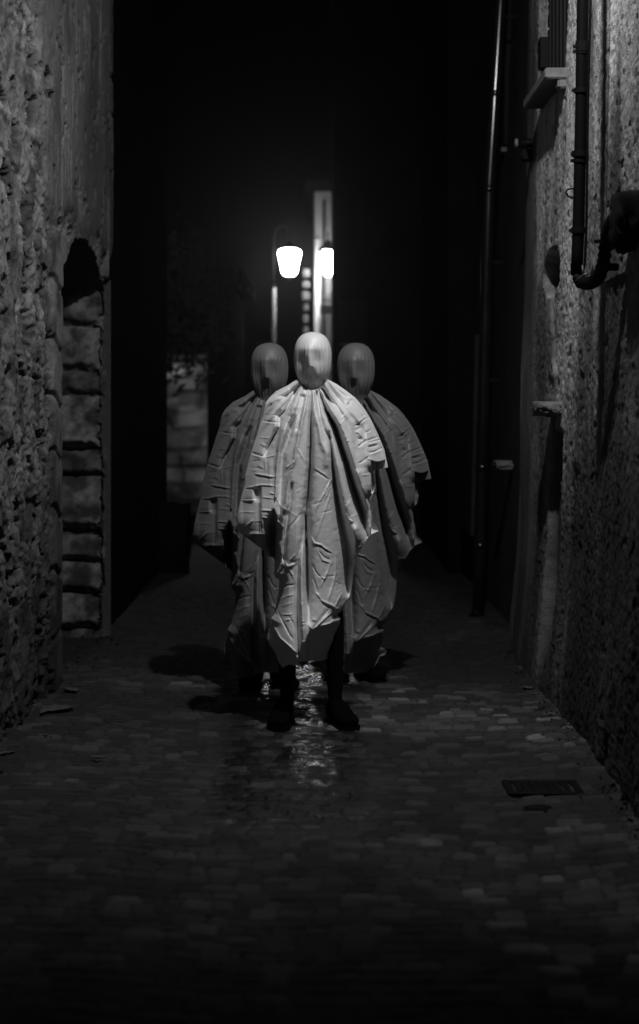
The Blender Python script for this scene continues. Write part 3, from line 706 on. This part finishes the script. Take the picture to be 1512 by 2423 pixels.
g([(625,600,14,-24),(560,650,20,-40),(500,690,18,-22),(420,700,10,-8)])
g([(520,640,10,14),(440,705,20,20),(360,760,24,14)])
g([(1180,2000,36,24),(1170,2200,30,24),(1190,2290,18,10)])
# sharp straight creases left by folding and storing
g([(1018,978),(1112,878)],9,14,'s'); g([(1110,872),(1150,1150)],12,8)
g([(1158,1505),(1222,1418)],8,12,'s'); g([(1068,1790),(1152,1678)],7,12,'s')
g([(1230,1420),(1258,1700)],9,-8); g([(1245,1470),(1300,1470),(1340,1455)],10,14)
g([(1082,1840),(1110,1900),(1160,1932)],8,20); g([(1090,1900),(1130,1950),(1160,1930)],6,-12); g([(1120,1880),(1210,1840)],8,10,'s')
g([(1145,2180),(1250,2165)],7,10,'s'); g([(1150,2200),(1190,2280)],8,8)
g([(745,1400),(830,1450),(920,1512)],7,-14); g([(760,1380),(920,1490)],9,7)
g([(962,1460),(930,1540),(885,1630),(830,1720),(790,1812)],9,22); g([(940,1480),(800,1790)],8,-10)
g([(945,1625),(900,1760),(860,1880),(830,1960),(792,2110)],9,14); g([(960,1590),(925,1600),(880,1700)],8,12)
g([(845,1835),(960,1805)],7,-8); g([(750,1760),(850,1720)],7,-8); g([(760,1960),(830,1900)],6,-7)
g([(725,2030),(775,2122),(840,2142),(950,2222)],8,16); g([(780,2140),(850,2165),(945,2240)],8,-14)
g([(820,2200),(870,2260),(930,2292)],7,-16); g([(810,2190),(860,2290),(935,2320)],7,12)
g([(745,2310),(800,2420),(860,2470)],7,-14); g([(830,2450),(880,2470),(905,2400)],9,16)
g([(985,2255),(990,2410),(955,2560),(906,2700)],10,20); g([(950,2290),(900,2430),(830,2560)],10,12)
g([(900,2455),(985,2450)],7,-8); g([(760,2450),(800,2560),(815,2620)],8,-14)
g([(795,2600),(845,2680),(905,2708),(960,2738),(990,2765)],9,22); g([(810,2630),(870,2720),(960,2770)],8,-14)
g([(985,2500),(1020,2540),(1060,2545)],8,-12); g([(985,2600),(1060,2570)],8,-10)
g([(1054,2620),(1010,2690),(982,2750)],10,24); g([(985,2752),(998,2820),(1008,2880)],14,30); g([(1030,2730),(1060,2780)],10,12)
g([(992,2872),(930,2908),(850,2924)],7,20); g([(1005,2880),(1025,2960)],8,16)
g([(905,2728),(845,2820),(755,2955)],9,12,'s'); g([(960,2790),(860,2876),(775,2955)],8,20); g([(930,2760),(840,2860)],10,-18)
g([(712,2900),(755,2955)],9,18); g([(740,2860),(800,2870)],12,14)
g([(372,2945),(450,3055),(545,3128),(628,3205)],9,20); g([(365,2960),(400,2930)],6,12)
g([(408,2786),(470,2890),(530,2998),(580,3070)],8,-18); g([(530,2840),(570,2900),(602,2970)],7,-14); g([(490,2878),(560,2868)],6,12)
g([(395,3110),(460,3150),(545,3222)],16,34); g([(400,3150),(440,3190)],14,20); g([(470,3120),(560,3150)],12,18)
g([(640,2870),(712,2880)],6,12); g([(640,2900),(712,2905)],6,14); g([(640,2700),(705,2700)],6,10,'s'); g([(630,3058),(660,3072),(708,3077)],7,18)
g([(480,2318),(518,2350),(600,2332),(636,2230)],8,16); g([(470,2345),(520,2362),(570,2338)],7,14); g([(520,2355),(565,2440),(602,2530)],9,12)
g([(540,2300),(600,2230)],7,12); g([(560,2320),(630,2290)],7,-10); g([(500,2260),(490,2330)],7,10)
g([(466,2300),(440,2390),(400,2445),(380,2455)],13,34); g([(470,2250),(490,2340),(450,2430)],9,-20); g([(390,2492),(430,2512)],8,16)
g([(440,2590),(520,2540),(580,2535)],7,-14); g([(430,2700),(520,2640),(600,2620)],10,8); g([(430,2760),(580,2700)],10,6); g([(450,2830),(580,2815)],7,10)
g([(400,1690),(450,1770),(500,1805)],8,14); g([(375,1838),(420,1920),(482,1980)],9,16); g([(500,1800),(540,1700)],9,8)
g([(690,1760),(620,1880),(540,1970),(500,2060)],8,-14); g([(610,1870),(690,1780)],9,8); g([(500,1800),(610,1870)],9,5)
g([(600,1180),(690,1340)],9,9); g([(500,1400),(540,1370),(585,1330)],9,16); g([(500,1450),(580,1390)],8,-10); g([(560,1650),(700,1580)],8,5); g([(850,900),(960,940)],14,5)
# sleeve at left: flat ironed squares
g([(268,882),(330,888),(405,885)],6,-9); g([(262,936),(340,950),(436,957)],8,-24); g([(270,960),(430,972)],7,9)
g([(228,1105),(345,1110)],6,12); g([(240,1150),(290,1190),(360,1180)],9,10); g([(390,940),(385,1100)],9,8); g([(260,1040),(250,1110)],8,5)
g([(148,1252),(230,1278),(300,1292)],8,-32); g([(145,1280),(300,1300),(400,1275)],6,14); g([(300,1300),(300,1460)],6,12); g([(345,1290),(345,1560)],16,10); g([(380,1290),(378,1470)],7,-8)
g([(190,1460),(290,1472),(392,1486)],7,22); g([(190,1480),(390,1505)],8,-12)
g([(150,1350),(260,1330)],12,-9); g([(170,1400),(280,1420)],14,-12); g([(200,1340),(270,1400)],9,8); g([(160,1440),(230,1410)],9,8)
g([(84,1602),(180,1592),(240,1570),(330,1568),(402,1577)],8,18); g([(90,1618),(180,1606)],6,-10)
g([(50,1722),(215,1712)],9,36,'s'); g([(20,1845),(110,1838),(200,1835)],6,10); g([(45,2028),(120,1962),(185,1908)],9,20)
g([(20,1880),(40,2010)],9,9); g([(260,1686),(392,1696)],6,14); g([(340,1640),(390,1655)],8,16); g([(256,1812),(366,1815)],7,22); g([(262,1880),(350,1884)],6,16); g([(180,1925),(260,1918)],6,8)
g([(252,1600),(250,1760),(254,1900),(250,2040)],18,-34,'s')
g([(300,2060),(305,2140),(322,2250)],10,34)
# sleeve at right
g([(1090,790),(1112,782),(1140,742)],8,-26); g([(1100,765),(1125,800)],7,-18); g([(1120,740),(1080,720),(1180,720)],10,8)
g([(1165,1002),(1225,962),(1285,918)],8,-24); g([(1175,985),(1285,900)],9,12); g([(1250,900),(1278,878)],6,-18); g([(1290,930),(1325,895)],7,-12)
g([(1285,1055),(1345,1028)],7,-18); g([(1200,1195),(1240,1170),(1292,1128)],8,-24); g([(1212,1358),(1262,1325),(1312,1288)],7,-26)
g([(1288,1142),(1350,1118),(1405,1098)],8,-26); g([(1300,1158),(1380,1140),(1436,1128)],6,-18); g([(1302,1174),(1420,1154)],8,20); g([(1305,1200),(1352,1192),(1400,1186)],9,-28)
g([(1312,1256),(1380,1240),(1452,1210)],7,-28); g([(1320,1275),(1450,1240)],9,14); g([(1280,1000),(1295,1110),(1300,1250)],10,12)
g([(1085,1140),(1130,1132)],6,10); g([(1180,1050),(1220,1060),(1240,1100)],9,14); g([(1195,1110),(1260,1130)],16,-22); g([(1170,1030),(1240,1010)],12,-16)
g([(1255,1150),(1280,1290)],10,8); g([(1340,1330),(1290,1300)],9,12); g([(1370,1560),(1360,1620)],10,22); g([(1320,1700),(1370,1640)],10,14)
g([(1290,2030),(1330,2050),(1380,2010)],8,-16); g([(1380,1990),(1350,2040)],8,14)
def blob(x, y, cx, cy, sx, sy, a): return a*np.exp(-((x-cx)/sx)**2-((y-cy)/sy)**2)
def boxf(x, y, x0, y0, x1, y1, s, a): return a*sst(x0-s, x0+s, x)*sst(x1+s, x1-s, x)*sst(y0-s, y0+s, y)*sst(y1+s, y1-s, y)

def sint(y, a, b, k=70):
    return sum(np.interp(y+o, a, b) for o in np.linspace(-k, k, 9))/9
def sheet_mesh(step, front=True):
    xs = np.arange(0, 1525, step, dtype=float); ys = np.arange(515, 3390, step, dtype=float)
    Y, X = np.meshgrid(ys, xs, indexing='ij'); nr, nc = X.shape
    ins = inside(X, Y, OUT)
    F = grid_faces(nr, nc); F = F[ins.ravel()[F].any(1)]
    used = np.unique(F); x = X.ravel()[used].copy(); y = Y.ravel()[used].copy(); io = ins.ravel()[used]
    rem = np.full(nr*nc, -1); rem[used] = np.arange(len(used)); F = rem[F]
    o = ~io; _, _, _, qx, qy = seg_dist(x[o], y[o], OUT+[OUT[0]]); x[o] = qx; y[o] = qy
    ds = np.full(x.shape, 1e9)
    for P in (LEFT_UP, LEFT_LO, RIGHT_LO, RIGHT_MID, RIGHT_UP): ds = np.minimum(ds, seg_dist(x, y, P)[0])
    xl = sint(y, [530, 760, 1300, 1960, 2400, 3200], [590, 290, 130, 0, 300, 300]); xr = sint(y, [530, 800, 1400, 2030, 2400, 3200], [920, 1270, 1510, 1420, 1200, 1060])
    u = np.clip((x-xl)/(xr-xl)*2-1, -1, 1)
    Rr = sint(y, [530, 600, 660, 720, 800, 950, 1300, 2000, 3400], [40, 55, 70, 110, 175, 235, 285, 320, 335])
    base = Rr*1.08*(1-np.abs(u)**2)**.72+8
    D_ = sint(y, [530, 700, 1000, 3400], [40, 90, 130, 120]); k = np.clip(ds/D_, 0, 1); tp = np.sqrt(np.clip(1-(1-k)**2, 0, 1))
    if not front:
        fold = 26*np.sin(u*17+.0008*y+1.5*vn(u*3, y/900, 3))*sst(560, 1100, y)+10*(ridged(x/240, y/420, 5, 3)-.5)
        dep = -(base*.62+fold*.8)*tp
        V = np.stack([(x-X0)*S, -dep*S, (Y0-y)*S], -1)
        return V, F[:, ::-1]
    h = np.zeros(x.shape)
    for pts, w, a, kind, tapr in G:
        x0 = min(p[0] for p in pts); x1 = max(p[0] for p in pts); y0 = min(p[1] for p in pts); y1 = max(p[1] for p in pts)
        wm = max([w]+[p[2] for p in pts if len(p) > 2]); rad = wm*(9 if kind == 's' else 3.2)
        idx = np.nonzero((x > x0-rad) & (x < x1+rad) & (y > y0-rad) & (y < y1+rad))[0]
        if not len(idx): continue
        X_, Y_ = x[idx], y[idx]
        wx = 5*(vn(X_/38, Y_/38, 77)-.5); wy = 5*(vn(X_/38, Y_/38, 78)-.5)
        d, sd, tt, _, _ = seg_dist(X_+wx, Y_+wy, pts); n = len(pts)-1
        if len(pts[0]) > 2:
            W_ = np.interp(tt, range(n+1), [p[2] for p in pts])*1.08; A_ = np.interp(tt, range(n+1), [p[3] for p in pts])*1.25
        else:
            W_ = w; A_ = a*np.clip(np.minimum(tt, n-tt)/max(.35, n*.18)+.15, 0, 1)
        if kind == 'g':
            r_ = d/W_; f = A_*(.75*np.exp(-r_*r_)+.25*np.exp(-(r_/2.2)**2)) if len(pts[0]) > 2 else A_*np.exp(-r_**1.6)
        else:
            f = A_*.5*sd*np.tanh(d/(W_*.5))*np.exp(-d/(W_*3.0))
        h[idx] += f
    # insets
    h += boxf(x, y, 1165, 960, 1290, 1420, 26, -22)
    h += boxf(x, y, 188, 1600, 250, 1725, 24, -40)
    h += boxf(x, y, 60, 1725, 250, 2040, 26, -22)
    # edge of the cloth over the left hand, then the dark inside of the sheet
    yh = np.interp(x, [0, 40, 130, 180, 310, 330], [2040, 2040, 2082, 2052, 2056, 2250]); h += -190*sst(-2, 14, y-yh)*sst(332, 318, x)*sst(20, 60, x)
    # opening of the sheet at the right hand
    h += -210*sst(1330, 1352, x)*sst(1482, 1462, x)*sst(1326, 1350, y - 14*np.sin((x-1340)/40.))
    # gathers fanning out from the neck
    ph = np.arctan2(x-762, y-430); pw_ = sst(590, 680, y)*sst(1350, 800, y)
    h += pw_*(8*np.sin(ph*34+2.5*vn(ph*5, y/300, 207))+6*np.sin(ph*61+2*vn(ph*9, y/260, 208)))
    # crumple
    cr = ridged(x/150+.4*vn(x/90, y/90, 6), y/210, 201, 4)-.6; h += 5*cr + 2.5*(ridged(x/46, y/60, 202, 2)-.6)*sst(.45, .6, fbm(x/260, y/260, 203, 3)) + 10*(fbm(x/210, y/380, 204, 3)-.5)
    h += 14*(ridged(x/70, y/75, 205, 3)-.6)*np.exp(-((x-230)/90)**2-((y-1370)/70)**2) + 14*(ridged(x/60, y/65, 206, 3)-.6)*np.exp(-((x-1230)/70)**2-((y-1130)/130)**2)
    # lower edge blouses and turns under
    yf = sint(x, [320, 350, 372, 450, 545, 626, 640, 668, 705, 712, 752, 800, 850, 930, 1000, 1030, 1060], [2880, 2890, 2950, 3058, 3130, 3208, 3120, 3070, 3076, 2960, 2960, 2935, 2926, 2908, 2868, 2900, 2920], 22)
    under = np.maximum(y-yf, 0); belly = 40*np.exp(-((y-yf)/240)**2)
    h += belly - np.minimum(under*.72, 230)
    dep = np.maximum(base+h, -base*.55)*tp
    dep = np.where(dep < 0, dep, dep)
    V = np.stack([(x-X0)*S, -dep*S, (Y0-y)*S], -1)
    return V, F

def hood_mesh():
    py = np.array([64, 68, 78, 95, 125, 170, 230, 300, 400, 470, 530, 575, 610, 650, 690]); pw = np.array([2, 42, 78, 110, 142, 166, 181, 187, 182, 168, 144, 120, 104, 98, 96])
    t = np.linspace(0, 1, 230); yy = 64+626*(t**1.5*.55+t*.45); kk = np.clip((yy-64)*.4, 0, 34); ww = sum(np.interp(yy+o*kk, py, pw) for o in np.linspace(-1, 1, 13))/13; ww[0] = .5
    n = 288; th = np.linspace(0, 2*np.pi, n, endpoint=False)
    Yg, T = np.meshgrid(yy, th, indexing='ij'); Wg = np.repeat(ww[:, None], n, 1)
    x = Wg*np.sin(T); dz = np.cos(T); dep = Wg*1.14*dz; dep = np.where(dz > 0, np.sign(dep)*np.abs(dep), dep)
    X = x+762; fr = sst(.05, .45, dz)
    dep = dep*sint(Yg, [0, 330, 430, 500, 560, 620, 700], [1, 1, .97, .88, .70, .52, .5], 40)
    h = blob(X, Yg, 655, 370, 58, 95, -44)+blob(X, Yg, 810, 350, 56, 85, -32)+blob(X, Yg, 735, 235, 150, 34, 8)
    d, _, tt, _, _ = seg_dist(X, Yg, [(733, 215), (728, 300), (738, 405)]); h += np.interp(tt, [0, 1, 2], [8, 22, 32])*np.exp(-(d/36)**2)
    h += blob(X, Yg, 738, 490, 50, 60, -24)+blob(X, Yg, 662, 475, 55, 90, -24)+blob(X, Yg, 820, 440, 40, 60, -8)
    for k, (xa, xb, a, w_) in enumerate([(600, 640, 6, 7), (622, 668, -6, 7), (690, 706, 7, 7), (706, 716, -5, 5), (765, 770, 6, 7), (782, 788, -6, 6), (838, 800, 8, 7), (856, 815, -7, 6), (872, 832, 7, 6), (895, 845, -8, 6), (910, 862, 8, 6), (928, 878, -6, 5), (586, 628, 7, 6), (596, 650, -6, 6), (676, 690, -6, 8), (748, 752, -4, 5)]):
        xc = np.interp(Yg, [120, 420, 640], [xa*.5+.5*xb*.2+.4*762*1.0 if False else xa, xa, xb]); h += .7*a*np.exp(-((X-xc)/(w_*1.2))**2)*sst(150, 300, Yg)*sst(640, 520, Yg)
    h += 5*(fbm(T*9, Yg/260, 301, 3)-.5)*sst(120, 380, Yg)
    rad = 3*np.sin(T*23+2*vn(T*2, Yg/200, 4))*sst(520, 650, Yg)
    dep = dep+h*fr; x = x*(1+rad/np.maximum(Wg, 40)); dep = dep*(1+rad/np.maximum(Wg, 40))
    V = np.stack([x*S, -dep*S, (Y0-Yg)*S], -1).reshape(-1, 3)
    F = []; nr = len(yy); i = np.arange(nr-1)[:, None]*n; j = np.arange(n)[None, :]; k = (np.arange(n)+1)[None, :] % n
    F = np.stack([i+j, i+k, i+n+k, i+n+j], -1).reshape(-1, 4)
    return V, F
print('sheet...')
Vf, Ff = sheet_mesh(5.0, True); Vb, Fb = sheet_mesh(10.0, False)
cape_me = npmesh('sheet', np.vstack([Vf, Vb]), np.vstack([Ff, Fb+len(Vf)]))
Vh, Fh = hood_mesh(); hood_me = npmesh('hood', Vh, Fh)
for me in (cape_me, hood_me): me.polygons.foreach_set('use_smooth', [True]*len(me.polygons))

def loc(Fx, Fy, dep=0): return Vector(((Fx-X0)*S, -dep*S, (Y0-Fy)*S))
def skin_obj(name, verts, edges, radii, material, parent, root=0, sub=2):
    me = bpy.data.meshes.new(name); me.from_pydata([tuple(v) for v in verts], edges, []); me.update()
    o = link(name, me, material, parent)
    o.modifiers.new('skin', 'SKIN')
    sv = me.skin_vertices[0].data
    for i, r_ in enumerate(radii): sv[i].radius = (r_, r_) if not isinstance(r_, tuple) else r_
    for i in range(len(radii)): sv[i].use_root = (i == root)
    s = o.modifiers.new('sub', 'SUBSURF'); s.levels = sub; s.render_levels = sub
    # bake to a plain mesh
    dg = bpy.context.evaluated_depsgraph_get(); ev = o.evaluated_get(dg); m2 = bpy.data.meshes.new_from_object(ev)
    o.modifiers.clear(); o.data = m2
    if not m2.materials: m2.materials.append(material)
    m2.polygons.foreach_set('use_smooth', [True]*len(m2.polygons))
    return o
def shoe(parent, cx, cy, ang, s=1.0):
    L_ = .285*s; secs = [(-.5, .02, .030, .07), (-.47, .035, .0, .085), (-.38, .040, .0, .098), (-.22, .040, .0, .104), (-.05, .043, .0, .088), (.12, .048, .0, .066), (.28, .049, .0, .052), (.40, .042, .0, .044), (.47, .030, .0, .038), (.5, .012, .012, .03)]
    n = 18; V = []; t_ = []
    for u, wd, zl, zh in secs:
        for j in range(n):
            a = 2*math.pi*j/n; c, s_ = math.cos(a), math.sin(a)
            V.append(Vector((wd*1.04*(abs(c)**.8)*(1 if c > 0 else -1), -u*L_, .018+max(zl, 0)+(zh-zl)*(.5+.5*(abs(s_)**.8)*(1 if s_ > 0 else -1)))))
    F = [(i*n+j, i*n+(j+1) % n, (i+1)*n+(j+1) % n, (i+1)*n+j) for i in range(len(secs)-1) for j in range(n)]
    F += [tuple(range(n)), tuple(range((len(secs)-1)*n+n-1, (len(secs)-1)*n-1, -1))]
    m = MB(); m.add(V, F); o = m.build('shoe', M_shoe, parent, True); o.location = (cx, cy, 0); o.rotation_euler = (0, 0, ang)
    m = MB(); V = []
    for z_ in (0.002, .022):
        for sg in (1, -1):
            for u, wd, zl, zh in (secs if sg == 1 else secs[::-1]): V.append(Vector((sg*(wd+.006), -u*L_*1.03, z_)))
    k = len(secs)*2; m.add(V, [tuple(range(k)), tuple(range(2*k-1, k-1, -1))]+[(i, (i+1) % k, (i+1) % k+k, i+k) for i in range(k)])
    m.build('sole', M_rubber, o)
    return o
def person(px, d, s, zoff, cloth, label, rot=0.):
    root = empty('person', ((px-CX)*d/FP, d, 0), rot); tag(root, label, 'person', 'people draped in sheets')
    for nm, me in (('sheet', cape_me), ('hood', hood_me)):
        o = bpy.data.objects.new(nm, me.copy() if len(me.materials) and me.materials[0] != cloth else me)
        o.data.materials.clear(); o.data.materials.append(cloth); COL.objects.link(o); o.parent = root
        o.scale = (s, s, s); o.location = (0, 0, zoff)
    P = lambda x, y, dp=0: loc(x, y, dp)*s+Vector((0, 0, zoff))
    kz = zoff; bk = .03 if zoff > -.1 else .11
    aL, aR = Vector(((508-X0 if zoff > -.1 else -130)*S*s, bk, .085)), Vector(((985-X0 if zoff > -.1 else 90)*S*s, bk, .085))
    kL, kR = Vector((aL.x*.97, -.0, .47)), Vector((aR.x*.95, -.0, .47))
    hL, hR = P(620, 2080, -40), P(900, 2080, -40)
    V = [P(760, 2010, -90), P(760, 1700, -90), P(760, 1350, -90), P(760, 950, -70), P(760, 740, -30), P(760, 560, -20), P(760, 330, -5), P(760, 190, -10),
         hL, kL, aL, hR, kR, aR, aL+Vector((-.03, -.10, -.045)), aR+Vector((.05, -.09, -.045)),
         P(560, 860, 20), P(430, 1000, 20), P(330, 1450, 30), P(250, 1780, 60), P(960, 860, 20), P(1120, 1000, 20), P(1260, 1250, 20), P(1265, 1390, 20)]
    E = [(0,1),(1,2),(2,3),(3,4),(4,5),(5,6),(6,7),(0,8),(8,9),(9,10),(10,14),(0,11),(11,12),(12,13),(13,15),(3,16),(16,17),(17,18),(18,19),(3,20),(20,21),(21,22),(22,23)]
    rr = [.062,.058,.055,.045,.03,.03,.058,.045,.052,.042,.034,.052,.042,.034,.028,.028,.05,.038,.03,.022,.05,.038,.03,.022]
    body = skin_obj('body', V, E, [r_*s for r_ in rr], M_black, root)
    V = [P(760, 2060, -50), P(630, 2160, -40), kL, aL+Vector((0, 0, .05)), P(890, 2160, -40), kR, aR+Vector((0, 0, .05))]
    E = [(0,1),(1,2),(2,3),(0,4),(4,5),(5,6)]
    skin_obj('trousers', V, E, [r_*s for r_ in (.075, .062, .050, .040, .062, .050, .040)], M_black, root)
    shoe(root, aL.x-.026, aL.y-.055, R(-9), s*.95); shoe(root, aR.x+.030, aR.y-.05, R(19), s*.95)
    return root
person(740.0, 9.14, 1.0, -.005, M_cloth, 'foremost of three draped figures, in the brightest white sheet with dark legs showing')
person(637.5, 10.25, 1.1239, -.2482, M_cloth2, 'draped figure in a sheet toned down to look dimmer behind the left shoulder of the white one')
person(842.0, 10.58, 1.160, -.3045, M_cloth2, 'draped figure in a sheet toned down to look dimmer peeking out at the right of the white one')

# thin mist added to imitate the lens glow round the lamps
m = MB(); m.box((0, 52, 3.6), (70, 130, 9.6)); hz = m.build('halo_mist', None); tag(hz, kind='stuff')
hm = bpy.data.materials.new('halo_mist'); hm.use_nodes = True; n_ = hm.node_tree; n_.nodes.remove(n_.nodes['Principled BSDF'])
pv = n_.nodes.new('ShaderNodeVolumePrincipled'); pv.inputs['Density'].default_value = .0008; pv.inputs['Color'].default_value = (.9, .9, .9, 1); pv.inputs['Anisotropy'].default_value = .88
n_.links.new(pv.outputs[0], n_.nodes['Material Output'].inputs['Volume']); hz.data.materials.append(hm)
